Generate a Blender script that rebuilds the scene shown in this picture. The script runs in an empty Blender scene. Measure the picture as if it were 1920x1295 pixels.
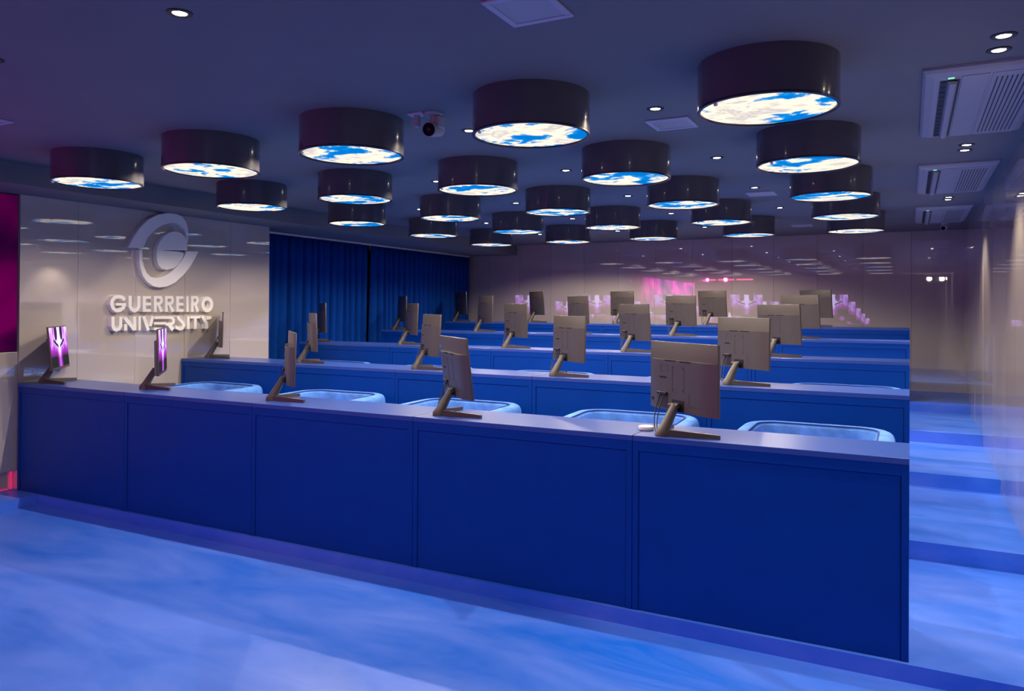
import bpy, bmesh, math, random
from mathutils import Vector, Matrix
PI = math.pi
S = bpy.context.scene
C = S.collection
random.seed(7)

# ------------------------------------------------------------ camera
YAW, PITCH, ROLL = math.radians(27.4246), math.radians(0.4241), math.radians(0.3591)
EYE = Vector((0, 0, 1.667))
fw = Vector((-math.sin(YAW)*math.cos(PITCH), math.cos(YAW)*math.cos(PITCH), math.sin(PITCH)))
rt = Vector((math.cos(YAW), math.sin(YAW), 0)); up = rt.cross(fw)
r2 = rt*math.cos(ROLL) + up*math.sin(ROLL); u2 = up*math.cos(ROLL) - rt*math.sin(ROLL)
cam = bpy.data.cameras.new('camera'); co = bpy.data.objects.new('camera', cam); C.objects.link(co)
co.matrix_world = Matrix(((r2.x, u2.x, -fw.x, EYE.x), (r2.y, u2.y, -fw.y, EYE.y), (r2.z, u2.z, -fw.z, EYE.z), (0, 0, 0, 1)))
cam.sensor_width = 36; cam.lens = 26.97; cam.shift_y = -0.04154; cam.clip_start = .05; cam.clip_end = 60
S.camera = co

# ------------------------------------------------------------ light levels and exposure
S.view_settings.view_transform = 'Standard'; S.view_settings.look = 'None'
S.view_settings.exposure = 0.3; S.view_settings.gamma = 1; S.view_settings.use_curve_mapping = False
w = bpy.data.worlds.new('world'); S.world = w; w.use_nodes = True
w.node_tree.nodes['Background'].inputs[0].default_value = (.01, .012, .03, 1)
w.node_tree.nodes['Background'].inputs[1].default_value = .2
CLOUD_E = 1.42        # lit cloud pictures under the drums
SPOT_W = 68.0         # recessed downlights
PAIR_W = 75.0         # paired downlights along the right wall
PINK_W = 60.0        # magenta stage lights at the front of the room
SIDE_E = .22         # LED wall on the left
MON_E = 1.9          # monitor pictures

# ------------------------------------------------------------ key planes (metres)
XL, XR, XC, YF, YB = -6.56, .626, -7.08, 11.776, -3.0
ZC = 2.754
YD = [3.755, 5.357, 7.041, 8.661, 10.328]            # desk fronts
ZT = [1.027, 1.143, 1.250, 1.362, 1.459]             # desk tops
ZF = [.144 + .111*k for k in range(5)]               # tier floors
SEAM = [0, -1.253, -2.6, -3.9, -5.2, -6.545]
ORD = ['front', 'second', 'third', 'fourth', 'rearmost']

# ------------------------------------------------------------ node helpers
def lin(c):
    return tuple(((x/255)/12.92 if x <= 10 else ((x/255+.055)/1.055)**2.4) for x in c) + (1,)
def mat(name, base=(.5, .5, .5), rough=.5, metal=0, spec=.5, noise=0, nscale=8, bump=0, bscale=200, coat=0, emit=None, estr=0, rvar=0):
    m = bpy.data.materials.new(name); m.use_nodes = True
    nt = m.node_tree; N = nt.nodes; L = nt.links; b = N['Principled BSDF']
    b.inputs['Base Color'].default_value = (*base[:3], 1); b.inputs['Roughness'].default_value = rough
    b.inputs['Metallic'].default_value = metal; b.inputs['Specular IOR Level'].default_value = spec
    b.inputs['Coat Weight'].default_value = coat
    tc = N.new('ShaderNodeTexCoord')
    if noise or rvar:
        n = N.new('ShaderNodeTexNoise'); n.inputs['Scale'].default_value = nscale; n.inputs['Detail'].default_value = 5
        L.new(tc.outputs['Object'], n.inputs['Vector'])
        if noise:
            r = N.new('ShaderNodeMapRange'); r.inputs[1].default_value = .3; r.inputs[2].default_value = .7
            r.inputs[3].default_value = 1-noise; r.inputs[4].default_value = 1+noise
            L.new(n.outputs['Fac'], r.inputs[0])
            mx = N.new('ShaderNodeVectorMath'); mx.operation = 'SCALE'; mx.inputs[0].default_value = base[:3]
            L.new(r.outputs[0], mx.inputs['Scale']); L.new(mx.outputs[0], b.inputs['Base Color'])
        if rvar:
            r = N.new('ShaderNodeMapRange'); r.inputs[1].default_value = .3; r.inputs[2].default_value = .7
            r.inputs[3].default_value = rough-rvar; r.inputs[4].default_value = rough+rvar
            L.new(n.outputs['Fac'], r.inputs[0]); L.new(r.outputs[0], b.inputs['Roughness'])
    if bump:
        n2 = N.new('ShaderNodeTexNoise'); n2.inputs['Scale'].default_value = bscale; n2.inputs['Detail'].default_value = 3
        L.new(tc.outputs['Object'], n2.inputs['Vector'])
        bp = N.new('ShaderNodeBump'); bp.inputs['Strength'].default_value = bump; bp.inputs['Distance'].default_value = .004
        L.new(n2.outputs['Fac'], bp.inputs['Height']); L.new(bp.outputs[0], b.inputs['Normal'])
    if emit:
        b.inputs['Emission Color'].default_value = (*emit[:3], 1); b.inputs['Emission Strength'].default_value = estr
    return m

def epoxy():
    """poured blue resin floor: large soft cloudy patches, satin sheen"""
    m = mat('blue_resin', rough=.34); nt = m.node_tree; N = nt.nodes; L = nt.links; b = N['Principled BSDF']
    tc = N.new('ShaderNodeTexCoord'); mp = N.new('ShaderNodeMapping'); mp.inputs['Scale'].default_value = (.5, 1.5, 1)
    mp.inputs['Rotation'].default_value = (0, 0, .25); L.new(tc.outputs['Object'], mp.inputs[0])
    n = N.new('ShaderNodeTexNoise'); n.inputs['Scale'].default_value = 1.9; n.inputs['Detail'].default_value = 9; n.inputs['Roughness'].default_value = .66
    n.inputs['Distortion'].default_value = .5; L.new(mp.outputs[0], n.inputs['Vector'])
    cr = N.new('ShaderNodeValToRGB'); cr.color_ramp.elements[0].position = .3; cr.color_ramp.elements[1].position = .72
    cr.color_ramp.elements[0].color = (.005, .135, .76, 1); cr.color_ramp.elements[1].color = (.11, .245, .90, 1)
    L.new(n.outputs['Fac'], cr.inputs[0]); L.new(cr.outputs[0], b.inputs['Base Color'])
    r = N.new('ShaderNodeMapRange'); r.inputs[3].default_value = .28; r.inputs[4].default_value = .45
    L.new(n.outputs['Fac'], r.inputs[0]); L.new(r.outputs[0], b.inputs['Roughness'])
    n2 = N.new('ShaderNodeTexNoise'); n2.inputs['Scale'].default_value = 3; L.new(tc.outputs['Object'], n2.inputs['Vector'])
    bp = N.new('ShaderNodeBump'); bp.inputs['Strength'].default_value = .15; bp.inputs['Distance'].default_value = .01
    L.new(n2.outputs['Fac'], bp.inputs['Height']); L.new(bp.outputs[0], b.inputs['Normal'])
    return m

def laminate(name, base, rough):
    """glossy greige wall panels; each panel has a slightly different sheen"""
    m = mat(name, base, rough, spec=.9, coat=1); m.node_tree.nodes['Principled BSDF'].inputs['Coat IOR'].default_value = 2.9; m.node_tree.nodes['Principled BSDF'].inputs['Coat Roughness'].default_value = .015; nt = m.node_tree; N = nt.nodes; L = nt.links; b = N['Principled BSDF']
    at = N.new('ShaderNodeAttribute'); at.attribute_name = 'panel'
    r = N.new('ShaderNodeMapRange'); r.inputs[3].default_value = rough*.75; r.inputs[4].default_value = rough*1.3
    L.new(at.outputs['Fac'], r.inputs[0]); L.new(r.outputs[0], b.inputs['Roughness'])
    return m

def cloud_mat():
    m = bpy.data.materials.new('lit_cloud_picture'); m.use_nodes = True; nt = m.node_tree; N = nt.nodes; L = nt.links
    N.remove(N['Principled BSDF']); out = N['Material Output']; e = N.new('ShaderNodeEmission')
    tc = N.new('ShaderNodeTexCoord'); oi = N.new('ShaderNodeObjectInfo')
    cb = N.new('ShaderNodeVectorMath'); cb.operation = 'SCALE'; cb.inputs['Scale'].default_value = 7.0
    cx = N.new('ShaderNodeCombineXYZ'); L.new(oi.outputs['Random'], cx.inputs[0]); L.new(oi.outputs['Random'], cx.inputs[2]); L.new(cx.outputs[0], cb.inputs[0])
    ad = N.new('ShaderNodeVectorMath'); L.new(tc.outputs['Object'], ad.inputs[0]); L.new(cb.outputs[0], ad.inputs[1])
    mp = N.new('ShaderNodeMapping'); mp.inputs['Scale'].default_value = (1, 1.25, 1); L.new(ad.outputs[0], mp.inputs[0])
    n = N.new('ShaderNodeTexNoise'); n.inputs['Scale'].default_value = 4.2; n.inputs['Detail'].default_value = 8; n.inputs['Roughness'].default_value = .6; n.inputs['Distortion'].default_value = .35
    L.new(mp.outputs[0], n.inputs['Vector'])
    cr = N.new('ShaderNodeValToRGB'); E = cr.color_ramp.elements
    E[0].position = .40; E[0].color = (.0, .12, .42, 1); E[1].position = .78; E[1].color = (.82, .72, .57, 1)
    a = E.new(.455); a.color = (.005, .19, .50, 1); a = E.new(.48); a.color = (.50, .47, .46, 1); a = E.new(.53); a.color = (.76, .66, .50, 1)
    a = E.new(.62); a.color = (.40, .37, .38, 1)
    L.new(n.outputs['Fac'], cr.inputs[0]); L.new(cr.outputs[0], e.inputs[0]); e.inputs[1].default_value = CLOUD_E
    L.new(e.outputs[0], out.inputs[0]); return m

def emis(name, col, s):
    m = bpy.data.materials.new(name); m.use_nodes = True; N = m.node_tree.nodes; N.remove(N['Principled BSDF'])
    e = N.new('ShaderNodeEmission'); e.inputs[0].default_value = (*col, 1); e.inputs[1].default_value = s
    m.node_tree.links.new(e.outputs[0], N['Material Output'].inputs[0]); return m

def led_mat(name, s, scale, axis):
    """slow magenta and violet picture on an LED wall"""
    m = emis(name, (1, 0, 1), s); nt = m.node_tree; N = nt.nodes; L = nt.links
    e = [x for x in N if x.type == 'EMISSION'][0]; tc = N.new('ShaderNodeTexCoord')
    n = N.new('ShaderNodeTexNoise'); n.inputs['Scale'].default_value = scale; n.inputs['Detail'].default_value = 2; n.inputs['Distortion'].default_value = .6
    L.new(tc.outputs['Object'], n.inputs['Vector'])
    cr = N.new('ShaderNodeValToRGB'); E = cr.color_ramp.elements
    if axis == 'side':
        E[0].position = .36; E[0].color = (.012, .004, .07, 1); E[1].position = .68; E[1].color = (.50, .0, .27, 1)
        a = E.new(.50); a.color = (.17, .001, .14, 1)
    else:
        E[0].position = .35; E[0].color = (.18, .02, .40, 1); E[1].position = .65; E[1].color = (1.0, .05, .42, 1)
        a = E.new(.50); a.color = (.85, .02, .42, 1)
    L.new(n.outputs['Fac'], cr.inputs[0]); L.new(cr.outputs[0], e.inputs[0])
    sp = N.new('ShaderNodeSeparateXYZ'); L.new(tc.outputs['Object'], sp.inputs[0])      # dim at its rear end; unseen front stretch brightened to add magenta light
    mr = N.new('ShaderNodeMapRange'); mr.interpolation_type = 'SMOOTHSTEP'; mr.inputs[1].default_value = 3.1; mr.inputs[2].default_value = .6
    mr.inputs[3].default_value = s; mr.inputs[4].default_value = s*30; L.new(sp.outputs[1], mr.inputs[0]); L.new(mr.outputs[0], e.inputs[1]); return m

def mon_mat():
    """mirrored violet and white ink-blot picture on the monitors (object space: y across, z up)"""
    m = emis('monitor_picture', (1, 1, 1), MON_E); nt = m.node_tree; N = nt.nodes; L = nt.links
    e = [x for x in N if x.type == 'EMISSION'][0]; tc = N.new('ShaderNodeTexCoord')
    sx = N.new('ShaderNodeSeparateXYZ'); L.new(tc.outputs['Object'], sx.inputs[0])
    def M(op, a, b=None, c=None):
        n = N.new('ShaderNodeMath'); n.operation = op
        for i, v in enumerate((a, b, c)):
            if v is None: continue
            if hasattr(v, 'is_output') or hasattr(v, 'links'): L.new(v, n.inputs[i])
            else: n.inputs[i].default_value = v
        return n.outputs[0]
    ay = M('ABSOLUTE', sx.outputs[1]); z = sx.outputs[2]
    cx = N.new('ShaderNodeCombineXYZ'); L.new(M('MULTIPLY', ay, 26), cx.inputs[0]); L.new(M('MULTIPLY', z, 7), cx.inputs[1])
    n = N.new('ShaderNodeTexNoise'); n.inputs['Scale'].default_value = 1; n.inputs['Detail'].default_value = 4; L.new(cx.outputs[0], n.inputs['Vector'])
    core = M('SMOOTH_MAX', M('SUBTRACT', 1, M('MULTIPLY', ay, 10.5)), 0, .1)                     # bright centre column
    upper = M('MINIMUM', M('MAXIMUM', M('MULTIPLY', M('SUBTRACT', z, .09), 9), 0), 1)
    v = M('ADD', M('MULTIPLY', n.outputs['Fac'], M('ADD', M('MULTIPLY', upper, .95), .08)), M('MULTIPLY', core, .42))
    # dark slanted strokes
    d1 = M('ABSOLUTE', M('SUBTRACT', z, M('ADD', .176, M('MULTIPLY', ay, .38))))
    brow = M('MULTIPLY', M('MULTIPLY', M('LESS_THAN', d1, .012), M('GREATER_THAN', ay, .028)), M('LESS_THAN', ay, .17))
    d2 = M('ADD', M('POWER', M('MULTIPLY', M('SUBTRACT', ay, .085), 22), 2), M('POWER', M('MULTIPLY', M('SUBTRACT', z, .31), 14), 2))
    eye = M('LESS_THAN', d2, 1)
    v = M('MULTIPLY', v, M('SUBTRACT', 1, M('MAXIMUM', brow, M('MULTIPLY', eye, .8))))
    cr = N.new('ShaderNodeValToRGB'); E = cr.color_ramp.elements
    E[0].position = .1; E[0].color = (.012, .012, .014, 1); E[1].position = .72; E[1].color = (.62, .52, 1, 1)
    a = E.new(.33); a.color = (.22, .02, .27, 1); a = E.new(.5); a.color = (.35, .13, .68, 1)
    L.new(v, cr.inputs[0]); L.new(cr.outputs[0], e.inputs[0]); return m

MAT = dict(
    floor=epoxy(),
    ceiling=mat('ceiling_paint', (.19, .185, .20), .75, noise=.04, nscale=2, bump=.05),
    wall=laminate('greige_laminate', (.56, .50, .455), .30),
    rwall_shaded=laminate('greige_laminate_shaded', (.42, .375, .345), .30),  # same greige panels, colour darkened to paint in the right wall's shade
    plain=mat('dark_wall_paint', (.12, .115, .12), .6),
    dark=mat('dark_recess', (.01, .01, .012), .7),
    desk=mat('blue_desk_laminate', (.0, .045, .31), .42, spec=.15, noise=.05, nscale=5),
    dtop=mat('blue_desk_top', (.030, .080, .36), .28),
    gap=mat('desk_gap', (.002, .006, .03), .6),
    velvet=mat('light_blue_velvet', (.08, .25, .72), .85, noise=.22, nscale=14, bump=.5, bscale=90),
    piping=mat('dark_blue_piping', (.01, .05, .30), .7),
    curtain=mat('royal_blue_curtain', (.0008, .045, .28), .9, spec=.1, noise=.08, nscale=30, bump=.2, bscale=300),
    drum=mat('dark_lacquered_metal', (.085, .083, .095), .19, spec=.5, coat=.4, noise=.05, nscale=3),
    rim=mat('dark_rim', (.05, .05, .07), .25, metal=.6),
    cloud=cloud_mat(),
    mon=mat('taupe_monitor_plastic', (.062, .053, .047), .36, spec=.6, bump=.25, bscale=700, noise=.04, nscale=40),
    mon2=mat('dark_monitor_plastic', (.035, .03, .03), .35),
    black=mat('black_plastic', (.008, .008, .01), .4),
    cable=mat('black_cable', (.012, .011, .014), .5),
    pic=mon_mat(),
    white=mat('white_plastic', (.78, .74, .70), .45),
    sign=mat('white_sign_foam', (.92, .90, .88), .5, noise=.02, nscale=10),
    acw=mat('air_conditioner_plastic', (.40, .39, .43), .38),
    acd=mat('air_conditioner_slot', (.012, .012, .02), .5),
    vent=mat('ceiling_vent_paint', (.48, .48, .58), .55),
    lens=mat('camera_lens', (.004, .004, .012), .06, coat=.5),
    vane=mat('dark_vane', (.06, .06, .08), .5),
    rail=mat('curtain_rail_paint', (.6, .6, .68), .4),
    tape=mat('curtain_heading', (.006, .008, .02), .9),
    lamp=emis('downlight_lamp', (1, .86, .68), 20),
    green=emis('green_indicator', (.25, .95, .45), 1.3),
    pink=emis('pink_led_strip', (1.0, .03, .25), .5),
    pink_lens=emis('magenta_lens', (1, .07, .25), 4),
    side=led_mat('side_led_picture', SIDE_E, 1.5, 'side'),
    screw=mat('dark_screw', (.01, .01, .01), .3, metal=.8),
)

# ------------------------------------------------------------ mesh helpers
def nb(): return bmesh.new()
def bx(b, x0, x1, y0, y1, z0, z1, bev=0, seg=2, M=None):
    vs = [b.verts.new((x, y, z)) for x in (x0, x1) for y in (y0, y1) for z in (z0, z1)]
    if M is not None:
        for v in vs: v.co = M @ v.co
    F = [(0, 1, 3, 2), (4, 6, 7, 5), (0, 4, 5, 1), (2, 3, 7, 6), (0, 2, 6, 4), (1, 5, 7, 3)]
    fs = [b.faces.new([vs[i] for i in f]) for f in F]
    if bev:
        es = list({e for f in fs for e in f.edges})
        bmesh.ops.bevel(b, geom=es, offset=bev, segments=seg, profile=.5, affect='EDGES')
    return vs
def prism(b, pts, z0, z1, ax=2):
    """extrude a flat outline; ax = axis of extrusion"""
    def P(p, z): return {2: (p[0], p[1], z), 1: (p[0], z, p[1]), 0: (z, p[0], p[1])}[ax]
    a = [b.verts.new(P(p, z0)) for p in pts]; c = [b.verts.new(P(p, z1)) for p in pts]; n = len(pts)
    f1 = b.faces.new(a); f2 = b.faces.new(c[::-1])
    for i in range(n): b.faces.new((a[i], c[i], c[(i+1) % n], a[(i+1) % n]))
    bmesh.ops.triangulate(b, faces=[f1, f2])
def lathe(b, prof, seg=48, c=(0, 0), caps=True):
    rings = []
    for r, z in prof:
        rings.append([b.verts.new((c[0]+r*math.cos(2*PI*i/seg), c[1]+r*math.sin(2*PI*i/seg), z)) for i in range(seg)])
    for A, B in zip(rings, rings[1:]):
        for i in range(seg): b.faces.new((A[i], A[(i+1) % seg], B[(i+1) % seg], B[i]))
    if caps: b.faces.new(rings[0][::-1]); b.faces.new(rings[-1])
def tube(b, path, r, seg=8, caps=True):
    P = [Vector(p) for p in path]; n = len(P); rr = r if isinstance(r, (list, tuple)) else [r]*n
    rings = []; up0 = None
    for i in range(n):
        t = (P[min(i+1, n-1)]-P[max(i-1, 0)]).normalized()
        if up0 is None: up0 = Vector((0, 0, 1)) if abs(t.z) < .9 else Vector((1, 0, 0))
        s = t.cross(up0).normalized(); u = s.cross(t).normalized(); up0 = u
        rings.append([b.verts.new(P[i]+(s*math.cos(2*PI*k/seg)+u*math.sin(2*PI*k/seg))*rr[i]) for k in range(seg)])
    for A, B in zip(rings, rings[1:]):
        for k in range(seg): b.faces.new((A[k], A[(k+1) % seg], B[(k+1) % seg], B[k]))
    if caps: b.faces.new(rings[0][::-1]); b.faces.new(rings[-1])
def obj(name, b, m, parent=None, smooth=False, loc=None):
    bmesh.ops.recalc_face_normals(b, faces=b.faces)
    me = bpy.data.meshes.new(name); b.to_mesh(me); b.free()
    me.materials.append(m)
    if smooth:
        for p in me.polygons: p.use_smooth = True
        try: me.set_sharp_from_angle(angle=math.radians(38))
        except Exception: pass
    o = bpy.data.objects.new(name, me); C.objects.link(o)
    if parent: o.parent = parent
    if loc: o.location = loc
    return o
def tag(o, label, cat, group=None):
    o['label'] = label; o['category'] = cat
    if group: o['group'] = group
    return o
def thing(name, label, cat, loc=(0, 0, 0), rz=0, group=None):
    o = bpy.data.objects.new(name, None); C.objects.link(o); o.location = loc; o.rotation_euler = (0, 0, rz)
    o.empty_display_size = .1
    return tag(o, label, cat, group)
def struct(o): o['kind'] = 'structure'; return o
def kids(o): return [c for c in C.objects if c.parent == o]
def dup(root, loc, rz=None, label=None):
    def rec(o, par):
        c = o.copy(); C.objects.link(c)
        if par: c.parent = par
        for ch in kids(o): rec(ch, c)
        return c
    r = rec(root, None); r.location = loc
    if rz is not None: r.rotation_euler = (0, 0, rz)
    if label: r['label'] = label
    return r

# ------------------------------------------------------------ room shell
b = nb()
bx(b, XC-.3, XR+.2, YB-.2, YD[0]-.02, -.2, .066)                                 # lower floor
ys = [YD[0]-.02] + [YD[k]-.012 for k in range(1, 5)] + [YF+.1]
for k in range(5): bx(b, XC-.3, XR+.2, ys[k], ys[k+1] if k < 4 else YF+.1, -.2, ZF[k])
floor = struct(obj('floor', b, MAT['floor']))
bm_ = nb(); prism(bm_, [(-6.66, YB+.02), (-6.25, YB+.02), (-6.25, YD[0]-.021), (-6.66, YD[0]-.021)], .0665, ZF[0]-.002)
plat = obj('floor_ledge', bm_, MAT['floor']); struct(plat)

b = nb(); bx(b, XC-.3, XR+.2, YB-.2, YF+.2, ZC, ZC+.15); struct(obj('ceiling', b, MAT['ceiling']))
# dropped soffit along the left side
b = nb(); bx(b, XC-.3, -6.02, YB, YF-.003, 2.590, ZC-.001); struct(obj('ceiling_soffit', b, MAT['ceiling']))

def panels(name, spans, place, m, seed):
    """row of tall wall panels with hairline gaps; place(a0,a1) -> box bounds"""
    rnd = random.Random(seed); b = nb(); lay = b.faces.layers.float.new('panel')
    for a0, a1 in spans:
        n0 = len(b.faces); place(b, a0+.0015, a1-.0015, rnd.uniform(-1, 1)); v = rnd.random()
        b.faces.ensure_lookup_table()
        for f in b.faces[n0:]: f[lay] = v
    o = obj(name, b, m); return struct(o)
# far wall: 0.6 m panels, seams measured along x
edges = [XC-.1] + [-.586-.5985*k for k in range(10, -1, -1)] + [.012, XR]
def pf(b, a0, a1, t):
    d = t*.0012
    vs = bx(b, a0, a1, YF, YF+.03, ZF[4]-.05, ZC+.02)
    for v in vs:
        if v.co.y < YF+.01: v.co.y += d*(1 if v.co.x > (a0+a1)/2 else -1)
panels('wall_back', list(zip(edges, edges[1:])), pf, MAT['wall'], 3)
b = nb(); bx(b, XC-.3, XR+.2, YF+.02, YF+.15, .3, ZC+.1); struct(obj('wall_back_core', b, MAT['dark'])).name = 'wall_backing'
# right wall
er = [YB, -1.9, -.8, .3, 1.4, 2.5, 3.6, 4.63, 5.66, 6.69, 7.69, 8.69, 9.72, 10.75, YF]
def pr_(b, a0, a1, t):
    d = t*.0016
    vs = bx(b, XR, XR+.03, a0, a1, 0, ZC+.02)
    for v in vs:
        if v.co.x < XR+.01: v.co.x += d*(1 if v.co.y > (a0+a1)/2 else -1)
panels('wall_right', list(zip(er, er[1:])), pr_, MAT['rwall_shaded'], 5)
b = nb(); bx(b, XR+.02, XR+.15, YB, YF+.1, 0, ZC+.1); struct(obj('wall_right_backing', b, MAT['dark']))
# left feature wall carrying the sign
el = [YD[0]+.012, 4.27, 4.84, 5.40, 5.99, 6.56]
def pl_(b, a0, a1, t):
    d = t*.0014
    vs = bx(b, XL-.03, XL, a0, a1, ZF[0]-.1, 2.5895)
    for v in vs:
        if v.co.x > XL-.01: v.co.x += d*(1 if v.co.y > (a0+a1)/2 else -1)
panels('wall_left', list(zip(el, el[1:])), pl_, MAT['wall'], 11)
b = nb(); bx(b, XC-.2, XL-.022, YD[0]+.012, 6.56, .05, 2.5895); struct(obj('wall_left_core', b, MAT['wall']))
# wall behind the curtains
b = nb(); bx(b, XC-.25, XC-.12, 6.561, YF+.1, .2, 2.5895); struct(obj('wall_left_rear', b, MAT['plain']))
# left wall beside the open floor in front of the desks: panelled base, LED wall above
b = nb(); bx(b, -6.78, -6.572, YB, YD[0]+.011, .298, 1.283, .004); struct(obj('wall_left_base', b, MAT['wall']))
b = nb(); bx(b, -6.84, -6.63, YB, YD[0]+.011, .0, .30); struct(obj('baseboard_left', b, MAT['wall']))
b = nb(); bx(b, -6.9, -6.61, YB, YD[0]+.011, 1.284, 2.5895); struct(obj('wall_left_upper', b, MAT['plain']))
b = nb(); bx(b, XC-.3, XR+.2, YB-.15, YB, 0, ZC); struct(obj('wall_front', b, MAT['plain']))

# LED picture walls
t = thing('led_wall', 'tall magenta LED wall on the left wall above the greige base', 'screen', (-6.58, .4, 1.285))
b = nb(); bx(b, -.029, 0, -3.3, 3.36, 0, 1.30); obj('frame', b, MAT['black'], t)
b = nb(); bx(b, 0, .004, -3.28, 3.357, .006, 1.295); obj('lit_picture', b, MAT['side'], t)
def stage_light(x, az, lab):
    t = thing('stage_light', lab, 'stage light', (x, -2.3, ZC-.0003), 0, 'magenta stage light bars at the front')
    b = nb(); bx(b, -.03, .03, -.03, .03, -.05, 0, .002, 1); obj('yoke', b, MAT['black'], t)
    b = nb(); bx(b, -.28, .28, -.05, .04, -.12, -.0505, .006, 2); obj('light_bar', b, MAT['black'], t, True)
    b = nb(); bx(b, -.265, .265, .0405, .043, -.108, -.066); obj('lens_strip', b, MAT['pink_lens'], t)
    d = Vector((math.sin(az), math.cos(az), -.25)).normalized()
    l = bpy.data.lights.new('magenta_beam', 'SPOT'); l.energy = PINK_W; l.color = (1, .05, .42); l.spot_size = math.radians(40); l.spot_blend = .7; l.shadow_soft_size = .05
    o = bpy.data.objects.new('magenta_beam', l); C.objects.link(o); o.parent = t; o.location = (0, .11, -.087); o.rotation_euler = d.to_track_quat('-Z', 'Y').to_euler()
for x, az, lab in ((-5.98, -.02, 'magenta stage light bar, leftmost of three near the front wall'), (-5.38, .38, 'magenta stage light bar, middle of three near the front wall'), (-4.78, .75, 'magenta stage light bar, rightmost of three near the front wall')): stage_light(x, az, lab)
t = thing('spotlight', 'warm white spotlight near the front end of the right wall', 'spotlight', (.46, -2.35, ZC-.0003))
b = nb(); bx(b, -.02, .02, -.02, .02, -.04, 0, .002, 1); obj('mount', b, MAT['black'], t)
b = nb(); tube(b, [(0, -.10, -.115), (0, -.08, -.115), (0, .06, -.125)], [.04, .07, .078], 28); obj('lamp_can', b, MAT['black'], t, True)
b = nb(); tube(b, [(0, .0605, -.125), (0, .063, -.125)], .066, 28); obj('lamp_lens', b, MAT['lamp'], t)
l = bpy.data.lights.new('spotlight_beam', 'SPOT'); l.energy = 30; l.color = (1, .85, .7); l.spot_size = math.radians(70); l.spot_blend = .8; l.shadow_soft_size = .05
o = bpy.data.objects.new('spotlight_beam', l); C.objects.link(o); o.parent = t; o.location = (0, .14, -.13); o.rotation_euler = Vector((-.75, 1, -.22)).to_track_quat('-Z', 'Y').to_euler()
b = nb(); bx(b, -6.626, -6.61, YB+.1, YD[0]-.03, .146, .150); tag(obj('led_strip', b, MAT['pink']), 'thin pink LED strip glowing along the foot of the left wall', 'light strip')
b = nb(); bx(b, -6.626, -6.61, YD[0]-.012, YD[0]+.0, .146, .29); tag(obj('led_strip', b, MAT['pink']), 'short upright pink LED strip in the recess at the corner of the front desk row', 'light strip')

# ------------------------------------------------------------ desks
PLACE = ['at its right end', 'second from the right end', 'in the middle', 'second from the left end', 'at its left end']
def make_desk(i, k):
    x1, x0 = SEAM[i], SEAM[i+1]; wd = x1-x0; h = ZT[k]-ZF[k]; D = .44
    t = thing('desk', 'blue desk unit with framed front panel in the %s row, %s' % (ORD[k], PLACE[i]), 'desk', ((x0+x1)/2, YD[k], ZF[k]), 0, 'blue desks in five tiered rows')
    a = wd/2-.0018
    b = nb(); bx(b, -a, a, -.004, D, h-.028, h, .0015, 1); obj('desk_top', b, MAT['dtop'], t)
    b = nb()
    bx(b, -a, -a+.03, 0, .02, .001, h-.0285); bx(b, a-.03, a, 0, .02, .001, h-.0285)            # stiles
    bx(b, -a+.0305, a-.0305, 0, .02, h-.078, h-.0285)                                           # top rail
    obj('front_frame', b, MAT['desk'], t)
    b = nb(); bx(b, -a+.033, a-.033, .0055, .02, .001, h-.0805); obj('front_panel', b, MAT['desk'], t)
    b = nb(); bx(b, -a+.002, a-.002, .0205, .026, .001, h-.029); obj('backing_panel', b, MAT['gap'], t)
    for s in (-1, 1):
        b = nb(); xa = s*(a-.012); bx(b, xa-.011, xa+.011, .0265, D-.01, .001, h-.0285); obj('side_panel', b, MAT['desk'], t)
    return t
for k in range(5):
    for i in range(5): make_desk(i, k)

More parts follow.
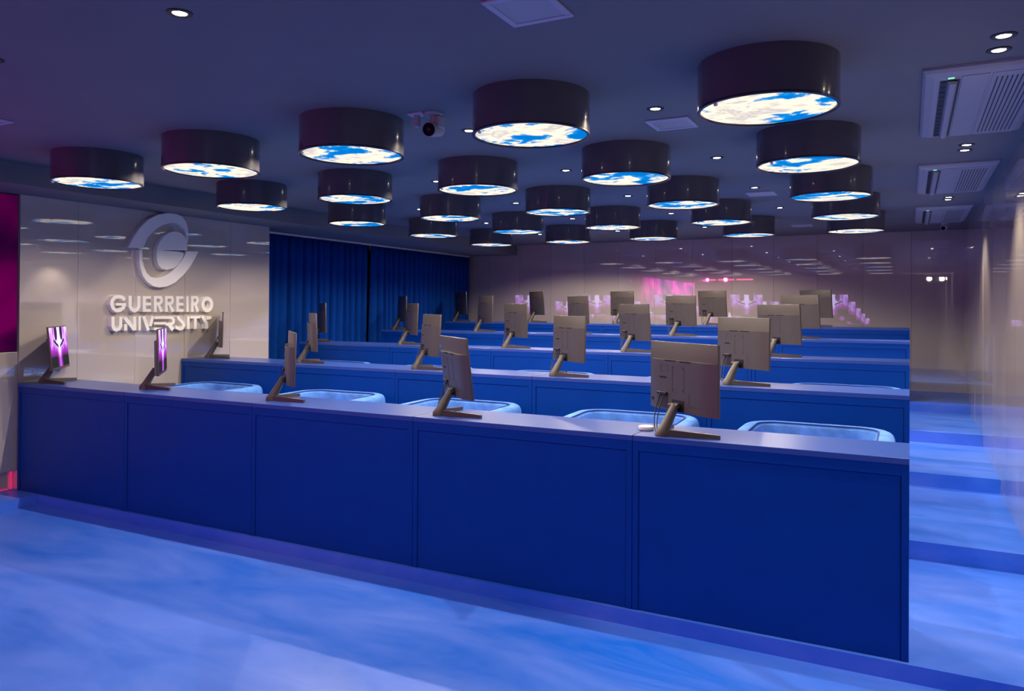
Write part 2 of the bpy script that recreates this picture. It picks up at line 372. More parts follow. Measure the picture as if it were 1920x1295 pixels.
# ------------------------------------------------------------ monitors (origin at the heel of the stand, +x = viewing direction)
def text_mesh(s, size, depth):
    cu = bpy.data.curves.new('t', 'FONT'); cu.body = s; cu.size = size; cu.extrude = depth; cu.align_x = 'CENTER'; cu.align_y = 'CENTER'; cu.offset = size*.02
    o = bpy.data.objects.new('t', cu); C.objects.link(o); bpy.context.view_layer.update()
    me = bpy.data.meshes.new_from_object(o.evaluated_get(bpy.context.evaluated_depsgraph_get()))
    bpy.data.objects.remove(o); b = nb(); b.from_mesh(me); return b
def make_monitor():
    t = thing('monitor', '', 'monitor', group='monitors on the desks')
    Wm, Hm = .577, .355
    b = nb(); bx(b, -.006, .008, -Wm/2, Wm/2, 0, Hm, .003, 2); pan = obj('display_panel', b, MAT['mon'], t, True, (.135, 0, .115))
    b = nb(); bx(b, .0082, .0088, -Wm/2+.008, Wm/2-.008, .02, Hm-.008); obj('screen', b, MAT['pic'], pan)
    # bulging lower back cover with a curved outer side
    b = nb(); ol = []
    hw = Wm/2-.001
    for yy, xx in ((-hw, -.0058), (-hw+.02, -.012), (-hw+.05, -.024), (-hw+.085, -.032), (-hw+.12, -.035), (hw-.12, -.035), (hw-.085, -.032), (hw-.05, -.024), (hw-.02, -.012), (hw, -.0058)): ol.append((xx, yy))
    prism(b, ol, .002, .262); cov = obj('back_cover', b, MAT['mon'], pan, True)
    b = nb()                                                # moulded outlines and vent slots, 1 mm proud of the cover
    def line(y0, z0, y1, z1, th=.0014): bx(b, -.0358, -.0349, min(y0, y1)-th/2, max(y0, y1)+th/2, min(z0, z1)-th/2, max(z0, z1)+th/2)
    def rect(y0, z0, y1, z1): line(y0, z0, y1, z0); line(y0, z1, y1, z1); line(y0, z0, y0, z1); line(y1, z0, y1, z1)
    rect(-.055, .10, .045, .235); rect(.085, .20, .145, .238); line(-.10, .04, -.10, .10); line(-.10, .04, -.165, .04)
    obj('moulding_line', b, MAT['mon2'], pan)
    b = nb()
    for k in range(26):
        for y0 in (.02, -.11): bx(b, -.0356, -.026, y0+k*.0036, y0+k*.0036+.002, .2555, .2625)
    obj('vent_slot', b, MAT['black'], pan)
    for yy in (-.045, .035):
        for zz in (.112, .225):
            b = nb(); tube(b, [(-.0362, yy, zz), (-.0345, yy, zz)], .0028, 8); obj('screw', b, MAT['screw'], pan)
    b = text_mesh('SAMSUNG', .014, .0004)
    bmesh.ops.transform(b, matrix=Matrix.Translation((-.0356, .128, .17)) @ Matrix(((0, 0, -1, 0), (-1, 0, 0, 0), (0, 1, 0, 0), (0, 0, 0, 1))), verts=b.verts)
    obj('wordmark', b, MAT['black'], pan)
    b = nb(); bx(b, -.0362, -.0340, .085, .175, .012, .092); obj('port_recess', b, MAT['mon2'], pan)
    b = nb(); bx(b, -.046, -.034, .088, .172, .078, .094, .002, 1); obj('port_hood', b, MAT['black'], pan)
    b = nb(); tube(b, [(-.0275, .238, .048), (-.022, .238, .048)], .009, 14); obj('power_socket', b, MAT['black'], pan)
    b = nb(); bx(b, -.0368, -.034, -.055, .045, .003, .062); obj('hinge_recess', b, MAT['black'], pan)
    # stand
    b = nb(); rings = []
    prof = [(0, .040, .036, .000), (.0, .038, .034, .022), (.014, .032, .030, .045), (.042, .028, .027, .095), (.070, .025, .025, .142), (.078, .022, .024, .160)]
    for cx, rx, ry, z in prof: rings.append([b.verts.new((cx+.012+rx*math.cos(2*PI*j/20), ry*math.sin(2*PI*j/20), z)) for j in range(20)])
    for A, B in zip(rings, rings[1:]):
        for j in range(20): b.faces.new((A[j], A[(j+1) % 20], B[(j+1) % 20], B[j]))
    b.faces.new(rings[0][::-1]); b.faces.new(rings[-1]); obj('stand_neck', b, MAT['mon'], t, True)
    b = nb(); tube(b, [(.082, -.032, .150), (.082, .034, .150)], .011, 14); bx(b, .085, .101, -.022, .022, .138, .162); obj('hinge', b, MAT['mon'], t, True)
    b = nb(); tube(b, [(.078, .034, .150), (.078, .044, .150)], .008, 12); obj('hinge_knob', b, MAT['mon'], t, True)
    for s in (-1, 1):
        b = nb(); a = s*.762; M = Matrix.Rotation(a, 4, 'Z')
        vs = bx(b, .012, .293, -.013, .013, .0005, .036)
        for v in vs:
            if v.co.x > .2: v.co.y *= .65; v.co.z = .0005 if v.co.z < .01 else .020
            v.co = M @ v.co
        obj('stand_leg', b, MAT['mon'], t)
    for (y0, y1, r, dy) in ((.150, .075, .0032, .02), (.115, .06, .0028, -.01)):
        b = nb(); path = []
        for q in range(13):
            s = q/12; path.append((.096-.03*math.sin(s*PI*.6)-.045*s, y0+(y1-y0)*s*s, .19*(1-s)**1.25+.006))
        tube(b, path, r, 7); obj('cable', b, MAT['cable'], t, True)
    return t
MONPOS = [[-1.12, 3.805, 0.882, 0.006], [-2.503, 3.864, 0.828, 0.124], [-3.894, 3.91, 0.831, -0.024], [-5.299, 3.983, 0.808, 0.02], [-6.395, 3.862, 0.794, 0.1],
 [-1.14, 5.465, 0.833, -0.003], [-2.47, 5.452, 0.844, -0.018], [-3.765, 5.447, 0.841, -0.05], [-5.12, 5.505, 0.838, 0.034], [-6.39, 5.545, 0.847, -0.03],
 [-1.137, 7.178, 0.823, 0.067], [-2.493, 7.18, 0.855, 0.077], [-3.81, 7.167, 0.895, 0.021], [-5.151, 7.159, 0.818, -0.035], [-6.467, 7.164, 0.853, 0.015],
 [-1.146, 8.768, 0.855, 0.067], [-2.46, 8.761, 0.893, 0.034], [-3.757, 8.771, 0.847, 0.044], [-5.098, 8.768, 0.84, -0.033], [-6.424, 8.769, 0.811, 0.018],
 [-1.159, 10.438, 0.811, 0.061], [-2.468, 10.434, 0.909, 0.066], [-3.759, 10.433, 0.941, 0.028], [-5.121, 10.431, 0.828, 0.049], [-6.463, 10.43, 0.861, 0.059]]
proto = None
for n, (x, y, yaw, ti) in enumerate(MONPOS):
    k, i = divmod(n, 5)
    extra = {0: ', beside the round white puck', 4: ', violet picture in view', 3: ', under the lettering'}.get(n, '')
    lab = 'taupe monitor on the %s desk row, %s%s' % (ORD[k], PLACE[i], extra)
    if proto is None: proto = o = make_monitor(); o['label'] = lab
    else: o = dup(proto, (0, 0, 0), 0, lab)
    o.location = (x, y, ZT[k]+.0003); o.rotation_euler = (0, 0, yaw)
    for c in kids(o):
        if c.name.startswith('display_panel'): c.rotation_euler = (0, -ti, 0)

# white puck on the front desk
t = thing('desk_puck', 'small round white puck beside the rightmost monitor of the front desk row', 'puck', (-1.245, 3.958, ZT[0]+.0003))
b = nb(); lathe(b, [(.036, 0), (.040, .003), (.041, .016), (.039, .020), (.030, .022), (.001, .022)], 40); obj('puck_body', b, MAT['white'], t, True)
b = nb(); lathe(b, [(.028, .0222), (.028, .0226)], 40); obj('puck_lid', b, MAT['white'], t, True)

# ------------------------------------------------------------ armchairs (only those the photo shows)
def make_chair():
    t = thing('armchair', '', 'armchair', group='light blue velvet armchairs behind the desks')
    W2, Dp, H = .45, .88, .80
    # U shaped back and arms swept along a rounded path
    path = []; rc = .17; xo = W2-.06; yb = -.06
    path += [(-xo, -Dp+.06), (-xo, -.6), (-xo, yb-rc)]
    for a in range(1, 7): path.append((-xo+rc-rc*math.cos(a*PI/12), yb-rc+rc*math.sin(a*PI/12)))
    for xq in (-.1, 0, .1): path.append((xq, yb))
    for a in range(0, 6): path.append((xo-rc+rc*math.sin(a*PI/12), yb-rc+rc*math.cos(a*PI/12)))
    path += [(xo, yb-rc), (xo, -.6), (xo, -Dp+.06)]
    sec = [(-.062, .12), (-.066, .4), (-.064, H-.055), (-.05, H-.018), (-.022, H-.001), (.022, H-.001), (.05, H-.02), (.060, H-.06), (.056, .4), (.052, .12)]
    b = nb(); rings = []; n = len(path)
    for i, (x, y) in enumerate(path):
        p0 = Vector(path[max(i-1, 0)]); p1 = Vector(path[min(i+1, n-1)]); tg = (p1-p0).normalized(); nm = Vector((tg.y, -tg.x))   # nm points inward
        arm = max(0, min(1, (-.25-y)/.5)); dz = -.012*arm
        rings.append([b.verts.new((x+nm.x*s, y+nm.y*s, z+(dz if z > .3 else 0))) for s, z in sec])
    for A, B in zip(rings, rings[1:]):
        for j in range(len(sec)): b.faces.new((A[j], A[(j+1) % len(sec)], B[(j+1) % len(sec)], B[j]))
    b.faces.new(rings[0]); b.faces.new(rings[-1][::-1])
    o = obj('back_and_arms', b, MAT['velvet'], t, True)
    md = o.modifiers.new('sub', 'SUBSURF'); md.levels = 1; md.render_levels = 1
    b = nb(); pp = []
    for i, (x, y) in enumerate(path[1:-1]):
        i += 1; p0 = Vector(path[i-1]); p1 = Vector(path[i+1]); tg = (p1-p0).normalized(); nm = Vector((tg.y, -tg.x))
        pp.append((x+nm.x*.036, y+nm.y*.036, H-.006-.012*max(0, min(1, (-.25-y)/.5))))
    tube(b, pp, .0048, 7); obj('piping', b, MAT['piping'], t, True)
    b = nb(); bx(b, -W2+.125, W2-.125, -Dp+.02, -.125, .30, .47, .035, 3); obj('seat_cushion', b, MAT['velvet'], t, True)
    b = nb(); bx(b, -W2+.12, W2-.12, -Dp+.05, -.12, .12, .299, .01, 2); obj('seat_base', b, MAT['velvet'], t, True)
    for sx in (-1, 1):
        for yy in (-.1, -Dp+.1):
            b = nb(); lathe(b, [(.012, 0), (.018, .119)], 12, (sx*(W2-.08), yy)); obj('leg', b, MAT['black'], t, True)
    return t
ch = None
CH = [[(-.52, 5.335), (-1.70, 5.33), (-3.03, 5.335), (-4.32, 5.335), (-5.70, 5.335)], [(-.47, 7.02), (-1.74, 7.0), (-3.06, 7.0), (-4.42, 7.0), (-5.74, 7.02)]]
for k in range(2):
    for i in range(5):
        lab = 'light blue velvet tub armchair tucked behind the %s desk row, %s' % (ORD[k], PLACE[i])
        x, y = CH[k][i]; rz = [0, .03, -.02, .02, -.03][i]
        if ch is None: ch = o = make_chair(); o['label'] = lab; o.location = (x, y, ZF[k]+.0005); o.rotation_euler = (0, 0, rz)
        else: o = dup(ch, (x, y, ZF[k]+.0005), rz, lab)

# ------------------------------------------------------------ round drum lights with cloud pictures
def make_drum():
    t = thing('drum_light', '', 'ceiling light', group='round drum ceiling lights with cloud pictures')
    h = .207; R = .299                                           # origin at the underside
    b = nb(); lathe(b, [(R-.006, .006), (R, .006), (R, h), (R-.006, h)], 96, caps=False); lathe(b, [(R-.006, h), (R-.006, .006)], 96, caps=False); obj('drum_shade', b, MAT['drum'], t, True)
    b = nb()
    prof = [(R+.001, .010), (R+.001, .002), (R-.004, 0), (R-.012, 0), (R-.015, .004), (R-.015, .014), (R-.006, .014)]
    lathe(b, prof, 96, caps=False); obj('rim', b, MAT['rim'], t, True)
    b = nb(); lathe(b, [(.0005, .009), (R-.0155, .009), (R-.0155, .012), (.0005, .012)], 96, caps=False); obj('cloud_picture', b, MAT['cloud'], t)
    b = nb(); a = math.radians(232); lathe(b, [(.007, -.011), (.009, -.008), (.009, .0)], 12, ((R-.016)*math.cos(a), (R-.016)*math.sin(a))); obj('fixing_clip', b, MAT['white'], t, True)
    return t
dr = None; NOISE = [0]*25
COLW = ['rightmost', 'second from right', 'middle one', 'second from left', 'leftmost']
ROWW = ['nearest', 'second nearest', 'third', 'fourth', 'farthest']
for j in range(5):
    for i in range(5):
        loc = (-.563-1.16*i+.006*j, 3.517+1.453*j+.003*i, ZC-.2073)
        lab = 'dark drum light with cloud picture, %s in the %s row' % (COLW[i], ROWW[j])
        if dr is None: dr = o = make_drum(); o['label'] = lab; o.location = loc
        else: o = dup(dr, loc, 0, lab)

# ------------------------------------------------------------ recessed downlights
def make_down(name='downlight'):
    t = thing(name, '', 'downlight', group='recessed ceiling downlights')   # origin on the ceiling plane
    b = nb(); lathe(b, [(.047, 0), (.046, -.004), (.030, -.005), (.0265, -.001), (.047, -.0001)], 36, caps=False); obj('trim_ring', b, MAT['black'], t, True)
    b = nb(); lathe(b, [(.0005, -.003), (.025, -.003), (.026, -.0005), (.0005, -.0005)], 36, caps=False); obj('lamp_face', b, MAT['lamp'], t)
    return t
def spot(t, W, ang=151, blend=.25):
    l = bpy.data.lights.new('lamp_beam', 'SPOT'); l.energy = W; l.color = (1, .83, .66); l.spot_size = math.radians(ang); l.spot_blend = blend; l.shadow_soft_size = .02
    o = bpy.data.objects.new('lamp_beam', l); C.objects.link(o); o.parent = t; o.location = (0, 0, -.012)
dn = None
colx = [-1.225, -2.395, -3.6, -4.787]; rowy = [4.03, 5.52, 7.01, 8.50, 10.10]
CN = ['right-hand column', 'second column from the right', 'third column from the right', 'left-hand column']
RN = ['row nearest the camera', 'second row of downlights', 'third row of downlights', 'fourth row of downlights', 'last row before the far wall']
items = []
for jj, y in enumerate(rowy):
    for ii, x in enumerate(colx):
        if jj == 4 and ii in (0,): continue
        items.append((x, y, 'recessed downlight, %s, %s' % (RN[jj], CN[ii]), SPOT_W))
items.append((-2.402, 1.944, 'recessed downlight alone on the bare ceiling at upper left, in front of the drums', SPOT_W*.5))
items.append((-1.22, 1.94, 'added unseen downlight on the bare ceiling just above the camera view', SPOT_W*.5))  # added out of view to light the open floor
items.append((-3.6, 1.94, 'added unseen downlight on the bare ceiling left of the view, in front of the drums', SPOT_W*.5))  # second added fill downlight for the open floor, also out of view
PN = ['nearest pair beside the right wall', 'pair between the first and second air conditioners', 'pair between the second and third air conditioners']
for q, (ya, yb_) in enumerate(((3.561, 3.747), (5.79, 5.977), (8.38, 8.545))):
    items.append((.325, ya, 'recessed downlight, nearer one of the %s' % PN[q], PAIR_W)); items.append((.325, yb_, 'recessed downlight, farther one of the %s' % PN[q], PAIR_W))
for x, y, lab, W in items:
    if dn is None: dn = o = make_down(); o['label'] = lab; o.location = (x, y, ZC-.0003)
    else: o = dup(dn, (x, y, ZC-.0003), 0, lab)
    o['power'] = W
for o in [o for o in C.objects if o.type == 'EMPTY' and o.name.startswith('downlight')]:
    spot(o, o['power'], 84 if abs(o.location.x-.325) < .01 else 151, .6 if abs(o.location.x-.325) < .01 else .25); del o['power']

# ------------------------------------------------------------ square ceiling vents
vt = None
for x, y, lab in ((-1.228, 2.48, 'square pale ceiling vent cut by the top edge of the view'), (-1.235, 4.39, 'square pale ceiling vent beside the largest drum light'),
                  (-1.23, 7.40, 'square pale ceiling vent in the middle distance beyond the downlights'), (-1.225, 10.38, 'square pale ceiling vent farthest back near the far wall'),
                  (-4.83, 2.53, 'square pale ceiling vent at the left edge of the view')):
    if vt is None:
        vt = o = thing('ceiling_vent', lab, 'vent', (x, y, ZC-.0003), 0, 'square ceiling vents')
        b = nb()
        for bb in ((-.125, .125, -.13, -.105), (-.125, .125, .105, .13), (-.125, -.1, -.1045, .1045), (.1, .125, -.1045, .1045)): bx(b, *bb, -.009, 0, .002, 1)
        obj('vent_frame', b, MAT['vent'], o)
        b = nb(); bx(b, -.0995, .0995, -.1045, .1045, -.005, 0); obj('vent_plate', b, MAT['acw'], o)
    else: o = dup(vt, (x, y, ZC-.0003), 0, lab)

# ------------------------------------------------------------ ceiling cassette air conditioners
def make_ac():
    t = thing('air_conditioner', '', 'air conditioner', group='ceiling air conditioners along the right wall')   # origin: ceiling, corner nearest camera-left
    Wx, Ly, d = .52, 1.42, .038
    b = nb(); o0 = [(0, 0), (Wx, 0), (Wx, Ly), (0, Ly)]; n = 0
    def ring(i, z): return [b.verts.new((i, i, z)), b.verts.new((Wx-i, i, z)), b.verts.new((Wx-i, Ly-i, z)), b.verts.new((i, Ly-i, z))]
    R = [ring(0, 0), ring(0, -.012), ring(.012, -.026), ring(.045, -d)]
    for A, B in zip(R, R[1:]):
        for i in range(4): b.faces.new((A[i], A[(i+1) % 4], B[(i+1) % 4], B[i]))
    b.faces.new(R[0]); b.faces.new(R[-1][::-1]); obj('casing', b, MAT['acw'], t)
    b = nb(); bx(b, .07, .15, .10, Ly-.07, -d-.0012, -d+.002); obj('air_slot', b, MAT['acd'], t)
    b = nb(); ol = [(.100, -d-.003), (.108, -d-.018), (.132, -d-.019), (.140, -d-.006), (.12, -d-.004)]; prism(b, ol, .11, Ly-.08, ax=1); obj('air_flap', b, MAT['acw'], t, True)
    b = nb()
    bx(b, .072, .0735, .125, Ly-.115, -d-.004, -d-.001)
    for q in range(14): yq = .13+q*(Ly-.25)/13; bx(b, .0725, .094, yq-.004, yq+.004, -d-.004, -d-.001)
    obj('slot_vane', b, MAT['vane'], t)
    b = nb(); bx(b, .155, .262, .05, Ly-.05, -d-.004, -d-.0002, .0015, 1); obj('face_panel', b, MAT['acw'], t)
    b = nb(); bx(b, .272, .47, .05, Ly-.05, -d-.003, -d-.0002, .001, 1); g = obj('intake_grille', b, MAT['acw'], t)
    b = nb()
    for q in range(9): xq = .292+q*.019; bx(b, xq, xq+.006, .12, Ly-.11, -d-.0036, -d-.0029)
    obj('grille_slot', b, MAT['acd'], g)
    b = nb(); bx(b, .10, .125, .062, .074, -d-.0025, -d-.0003, .001, 1); obj('indicator_lamp', b, MAT['green'], t)
    return t
ac = None
for y, lab in ((3.895, 'white ceiling cassette air conditioner nearest the camera, partly cut by the right edge'), (6.43, 'white ceiling cassette air conditioner, middle one of three in the row'), (9.02, 'white ceiling cassette air conditioner, farthest one near the far wall')):
    if ac is None: ac = o = make_ac(); o['label'] = lab; o.location = (.05, y, ZC-.0003)
    else: o = dup(ac, (.05, y, ZC-.0003), 0, lab)

# ------------------------------------------------------------ cameras on the ceiling
t = thing('security_camera', 'pale ceiling camera with round black lens between the two large drums', 'camera', (-2.42, 3.57, ZC-.0003), 0)
b = nb(); bx(b, -.075, .02, -.05, .02, -.012, 0, .002, 1); obj('mount_plate', b, MAT['rail'], t)
b = nb(); lathe(b, [(.001, -.016), (.050, -.016), (.054, -.010), (.054, -.001), (.001, -.001)], 32, (.055, .015)); obj('mount_disc', b, MAT['acw'], t, True)
b = nb(); bx(b, -.045, -.015, -.03, .0, -.075, -.0125, .003, 1); obj('junction_box', b, MAT['acw'], t)
b = nb(); tube(b, [(.06, .015, -.016), (.06, .015, -.06)], .017, 16); bx(b, .04, .085, 0, .035, -.05, -.017, .004, 1); obj('bracket', b, MAT['acw'], t, True)
ax = Vector((.10, -.60, -.12)).normalized(); c0 = Vector((.052, .035, -.088)); A = c0 - ax*.07; B = c0 + ax*.075
b = nb(); tube(b, [A, A+ax*.004, c0, B-ax*.002, B], [.032, .037, .040, .041, .038], 32); obj('camera_body', b, MAT['acw'], t, True)
b = nb(); tube(b, [B, B+ax*.002], .0365, 32); obj('front_glass', b, MAT['lens'], t, True)
b = nb(); tube(b, [B+ax*.002, B+ax*.004], .010, 20); obj('lens', b, MAT['mon2'], t, True)
b = nb(); bx(b, .075, .102, .0, .07, -.082, -.02, .004, 1); obj('side_cover', b, MAT['acw'], t)
t = thing('security_camera', 'small white dome-neck camera hanging at the far end of the right-hand ceiling', 'camera', (.375, 10.85, ZC-.0003))
b = nb(); lathe(b, [(.04, 0), (.042, -.012), (.02, -.02), (.001, -.02)], 24); obj('mount_disc', b, MAT['white'], t, True)
ax = Vector((-.25, -.7, -.3)).normalized(); c0 = Vector((0, -.01, -.048))
b = nb(); tube(b, [c0-ax*.045, c0-ax*.03, c0+ax*.03, c0+ax*.05], [.018, .034, .036, .032], 24); obj('camera_body', b, MAT['white'], t, True)
b = nb(); tube(b, [c0+ax*.05, c0+ax*.052], .026, 24); obj('lens', b, MAT['lens'], t, True)

# ------------------------------------------------------------ curtains and rail
XQ = -6.96
b = nb(); bx(b, XQ-.035, XQ+.035, 6.562, 11.70, 2.566, 2.5895, .002, 1); tag(obj('curtain_rail', b, MAT['rail']), 'pale curtain rail under the soffit above the blue curtains', 'curtain rail')
def curtain(y0, y1, lab, seed):
    rnd = random.Random(seed); t = thing('curtain', lab, 'curtain', (XQ, (y0+y1)/2, ZF[1]), 0, 'blue pleated curtains')
    z1 = 2.545; n = int(round((y1-y0)/.135)); yc = (y0+y1)/2
    ph = [rnd.uniform(.75, 1.25) for _ in range(n)]; s = sum(ph); edges_ = [0]
    for p_ in ph: edges_.append(edges_[-1]+p_/s)
    b = nb(); rows = 9; cols = n*14+1; V = []
    am = [rnd.choice((.35, .5, .6, 1.0, 1.2)) for _ in range(n+1)]; sh = [rnd.uniform(-.03, .03) for _ in range(n+1)]
    for r in range(rows):
        z = (.06 if ZF else 0)+(z1-.30)*r/(rows-1); f = 1-r/(rows-1); row = []
        for c in range(cols):
            q = min(n-1, c//14); u = (c-q*14)/14
            yy = y0+(y1-y0)*(edges_[q]+(edges_[q+1]-edges_[q])*u)
            dep = (.020+.055*f)*am[q]
            cr_ = am[q]*math.exp(-(u/.10)**2)+am[q+1]*math.exp(-((1-u)/.10)**2)
            x = .035+.012*math.sin(PI*u)-(.045+.13*f)*cr_
            yy += (sh[q]*(1-u)+sh[q+1]*u)*f + .03*f*math.sin(2*PI*u)
            row.append(b.verts.new((x, yy-yc, z)))
        V.append(row)
    for A, B in zip(V, V[1:]):
        for c in range(cols-1): b.faces.new((A[c], A[c+1], B[c+1], B[c]))
    o = obj('fabric', b, MAT['curtain'], t, True); md = o.modifiers.new('thick', 'SOLIDIFY'); md.thickness = .004
    b = nb()
    m = int((y1-y0)/.105)
    for q in range(m):
        ya = y0-yc+(q+.12)*(y1-y0)/m; bx(b, -.016, .016, ya, ya+.085, z1-ZF[1]-.05, z1-ZF[1]-.008)
    obj('heading_tab', b, MAT['tape'], t)
    b = nb()
    for q in range(m+1):
        ya = y0-yc+q*(y1-y0)/m; bx(b, -.004, .004, ya-.003, ya+.003, z1-ZF[1]-.05, 2.565-ZF[1])
    obj('rail_hook', b, MAT['rail'], t)
    return t
curtain(6.58, 8.84, 'royal blue pleated curtain hanging right next to the greige sign wall', 1)
curtain(8.92, 11.70, 'royal blue pleated curtain hanging next to the far wall corner', 2)

# ------------------------------------------------------------ raised sign on the left wall
UP=[(4.715, 2.216), (4.762, 2.306), (4.832, 2.407), (4.926, 2.499), (5.036, 2.56), (5.137, 2.587), (5.234, 2.593), (5.306, 2.575), (5.357, 2.53), (5.385, 2.46), (5.391, 2.393), (5.381, 2.311), (5.37, 2.31), (5.365, 2.357), (5.351, 2.412), (5.327, 2.452), (5.287, 2.486), (5.235, 2.501), (5.164, 2.49), (5.088, 2.464), (5.019, 2.423), (4.964, 2.371), (4.922, 2.325), (4.893, 2.274), (4.875, 2.223)]
LO=[(4.836, 2.204), (4.836, 2.101), (4.848, 2.027), (4.878, 1.954), (4.927, 1.898), (4.988, 1.864), (5.059, 1.851), (5.145, 1.864), (5.241, 1.908), (5.339, 1.99), (5.419, 2.078), (5.48, 2.172), (5.516, 2.234), (5.366, 2.228), (5.35, 2.187), (5.311, 2.128), (5.259, 2.07), (5.207, 2.023), (5.144, 1.982), (5.081, 1.954), (5.018, 1.941), (4.957, 1.952), (4.914, 1.988), (4.883, 2.05), (4.868, 2.124), (4.867, 2.206)]
DI=[(5.377, 2.234), (5.376, 2.324), (5.348, 2.372), (5.295, 2.407), (5.229, 2.414), (5.165, 2.397), (5.101, 2.351), (5.054, 2.293), (5.03, 2.242), (5.023, 2.187), (5.026, 2.123), (5.044, 2.069), (5.082, 2.037), (5.143, 2.028), (5.22, 2.048), (5.278, 2.093), (5.317, 2.146), (5.334, 2.191), (5.323, 2.213), (5.284, 2.219), (5.118, 2.214), (5.118, 2.219)]
WORD_1=[
  ('G',[([(4.6874, 1.727), (4.6621, 1.7494), (4.6279, 1.7556), (4.585, 1.7454), (4.5609, 1.7169), (4.5564, 1.6832), (4.5708, 1.6468), (4.6047, 1.6255), (4.6417, 1.6301), (4.6726, 1.6529), (4.6835, 1.6825)], 0.033), ([(4.601, 1.683), (4.7004, 1.6838)], 0.0248)]),
  ('U',[([(4.7419, 1.7656), (4.743, 1.6646), (4.7612, 1.636), (4.7902, 1.6245), (4.8191, 1.6361), (4.835, 1.6651), (4.8339, 1.7649)], 0.0321)]),
  ('E',[([(4.8929, 1.7648), (4.8945, 1.614)], 0.0328), ([(4.893, 1.7519), (4.9662, 1.7531)], 0.0257), ([(4.8937, 1.6888), (4.9669, 1.6894)], 0.0269), ([(4.8944, 1.6274), (4.9676, 1.6275)], 0.0269)]),
  ('R',[([(5.0133, 1.7681), (5.015, 1.6139)], 0.0309), ([(5.0135, 1.755), (5.073, 1.756), (5.0828, 1.7412), (5.0831, 1.7173), (5.0702, 1.6962), (5.0142, 1.691)], 0.0273), ([(5.0483, 1.6889), (5.087, 1.615)], 0.0322)]),
  ('R',[([(5.1381, 1.7702), (5.1398, 1.6138)], 0.0312), ([(5.1382, 1.757), (5.1988, 1.758), (5.2089, 1.743), (5.2092, 1.7187), (5.1959, 1.6973), (5.1389, 1.692)], 0.0277), ([(5.1741, 1.6899), (5.2182, 1.6149)], 0.0326)]),
  ('E',[([(5.2673, 1.7701), (5.2691, 1.6137)], 0.0318), ([(5.2675, 1.7566), (5.338, 1.7577)], 0.0269), ([(5.2682, 1.6906), (5.3387, 1.6912)], 0.0281), ([(5.2689, 1.6283), (5.3394, 1.6284)], 0.0281)]),
  ('I',[([(5.3857, 1.7703), (5.3875, 1.6148)], 0.0285)]),
  ('R',[([(5.4453, 1.7756), (5.4472, 1.6135)], 0.0324), ([(5.4455, 1.7619), (5.4984, 1.7628), (5.5092, 1.7472), (5.5095, 1.7221), (5.4953, 1.7), (5.4463, 1.6946)], 0.0287), ([(5.484, 1.6924), (5.5183, 1.6147)], 0.0338)]),
  ('O',[([(5.691, 1.6921), (5.6884, 1.6729), (5.6805, 1.6555), (5.668, 1.6418), (5.6523, 1.633), (5.6349, 1.6299), (5.6175, 1.6329), (5.6017, 1.6416), (5.5892, 1.6552), (5.5811, 1.6723), (5.5782, 1.6912), (5.5807, 1.7102), (5.5884, 1.7275), (5.6006, 1.7412), (5.6161, 1.7502), (5.6335, 1.7535), (5.651, 1.7507), (5.6669, 1.7421), (5.6796, 1.7285), (5.6879, 1.7113), (5.691, 1.6921)], 0.0397)]),
]
WORD_2=[
  ('U',[([(4.5698, 1.571), (4.5708, 1.484), (4.5833, 1.4568), (4.6066, 1.4473), (4.6312, 1.4558), (4.6483, 1.4826), (4.6473, 1.5688)], 0.0303)]),
  ('N',[([(4.6993, 1.5017), (4.7, 1.439)], 0.0319), ([(4.6892, 1.5617), (4.7921, 1.4455)], 0.0353), ([(4.7927, 1.5714), (4.7942, 1.4386)], 0.0312)]),
  ('I',[([(4.8445, 1.571), (4.846, 1.4386)], 0.0267)]),
  ('V',[([(4.8884, 1.5708), (4.941, 1.4365)], 0.0339), ([(4.9884, 1.5737), (4.9592, 1.4761)], 0.0331)]),
  ('E',[([(5.0055, 1.557), (5.1855, 1.5581)], 0.026), ([(5.0027, 1.5026), (5.1383, 1.5007)], 0.0237), ([(5.0033, 1.4499), (5.1235, 1.4456)], 0.0249)]),
  ('R',[([(5.1713, 1.5582), (5.2068, 1.5531), (5.2248, 1.5335), (5.2229, 1.5092), (5.2004, 1.4913), (5.137, 1.4887)], 0.0266), ([(5.1721, 1.4857), (5.2188, 1.4352)], 0.0375)]),
  ('S',[([(5.271, 1.5709), (5.2857, 1.5451), (5.3335, 1.5047), (5.3463, 1.4768), (5.3305, 1.4493), (5.2978, 1.442), (5.247, 1.4626)], 0.0306)]),
  ('I',[([(5.3991, 1.5701), (5.4006, 1.4399)], 0.031)]),
  ('T',[([(5.4216, 1.5588), (5.5481, 1.5579)], 0.0261), ([(5.4855, 1.5584), (5.4869, 1.4381)], 0.0326)]),
  ('Y',[([(5.5695, 1.5692), (5.6286, 1.4944), (5.6292, 1.4384)], 0.0355), ([(5.628, 1.5472), (5.687, 1.5544)], 0.0318)]),
]
t = thing('wall_emblem', 'raised white emblem of two swooshes round a disc on the greige left wall', 'wall sign', (XL, 5.1, 2.2))
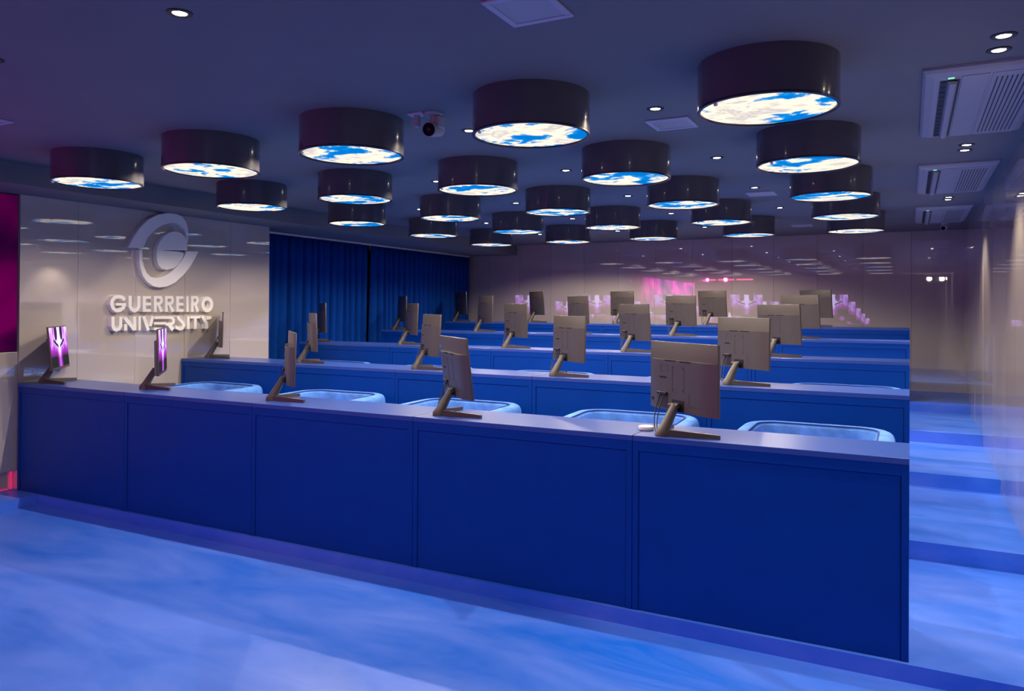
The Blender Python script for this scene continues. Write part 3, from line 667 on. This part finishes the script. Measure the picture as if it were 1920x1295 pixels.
def plate(name, pts, x0, x1):
    b = nb(); prism(b, [(y-5.1, z-2.2) for y, z in pts], x0, x1, ax=0); return obj(name, b, MAT['sign'], t)
plate('upper_swoosh', UP, .002, .060); plate('lower_swoosh', LO, .002, .060); plate('emblem_disc', DI, .002, .0602)
def stroke(b, pts, w, x0, x1):
    n = len(pts); P = [Vector(p) for p in pts]; closed = (P[0]-P[-1]).length < 1e-3
    if closed: P = P[:-1]; n -= 1
    Lf, Rt = [], []
    for i in range(n):
        a = P[(i-1) % n] if closed or i > 0 else None; c = P[(i+1) % n] if closed or i < n-1 else None
        d1 = (P[i]-a).normalized() if a is not None else None; d2 = (c-P[i]).normalized() if c is not None else None
        if d1 is None: d1 = d2
        if d2 is None: d2 = d1
        tg = (d1+d2).normalized(); nm = Vector((-tg.y, tg.x)); k = w/2/max(.55, nm.dot(Vector((-d1.y, d1.x))))
        Lf.append(P[i]+nm*k); Rt.append(P[i]-nm*k)
    def V(p, x): return b.verts.new((x, p.x, p.y))
    A = [V(p, x1) for p in Lf]; B = [V(p, x1) for p in Rt]; A0 = [V(p, x0) for p in Lf]; B0 = [V(p, x0) for p in Rt]
    rng = range(n) if closed else range(n-1)
    for i in rng:
        j = (i+1) % n
        for q in ((A[i], A[j], B[j], B[i]), (A0[i], B0[i], B0[j], A0[j]), (A[i], A0[i], A0[j], A[j]), (B[i], B[j], B0[j], B0[i])): b.faces.new(q)
    if not closed: b.faces.new((A[0], B[0], B0[0], A0[0])); b.faces.new((A[-1], A0[-1], B0[-1], B[-1]))
def lettering(word, label, zc):
    t = thing('wall_lettering', label, 'wall sign', (XL, 5.1, zc), 0, 'raised lettering lines')
    for q, (c, st) in enumerate(word):
        b = nb()
        for k, (pts, w_) in enumerate(st): stroke(b, [(y-5.1, z-zc) for y, z in pts], w_, .002, .060-.0004*k-.0001*(q % 2))
        obj('letter', b, MAT['sign'], t)
lettering(WORD_1, 'upper line of heavy raised white capitals under the emblem on the left wall', 1.61)
lettering(WORD_2, 'lower line of stylised raised white capitals partly behind a monitor on the left wall', 1.44)
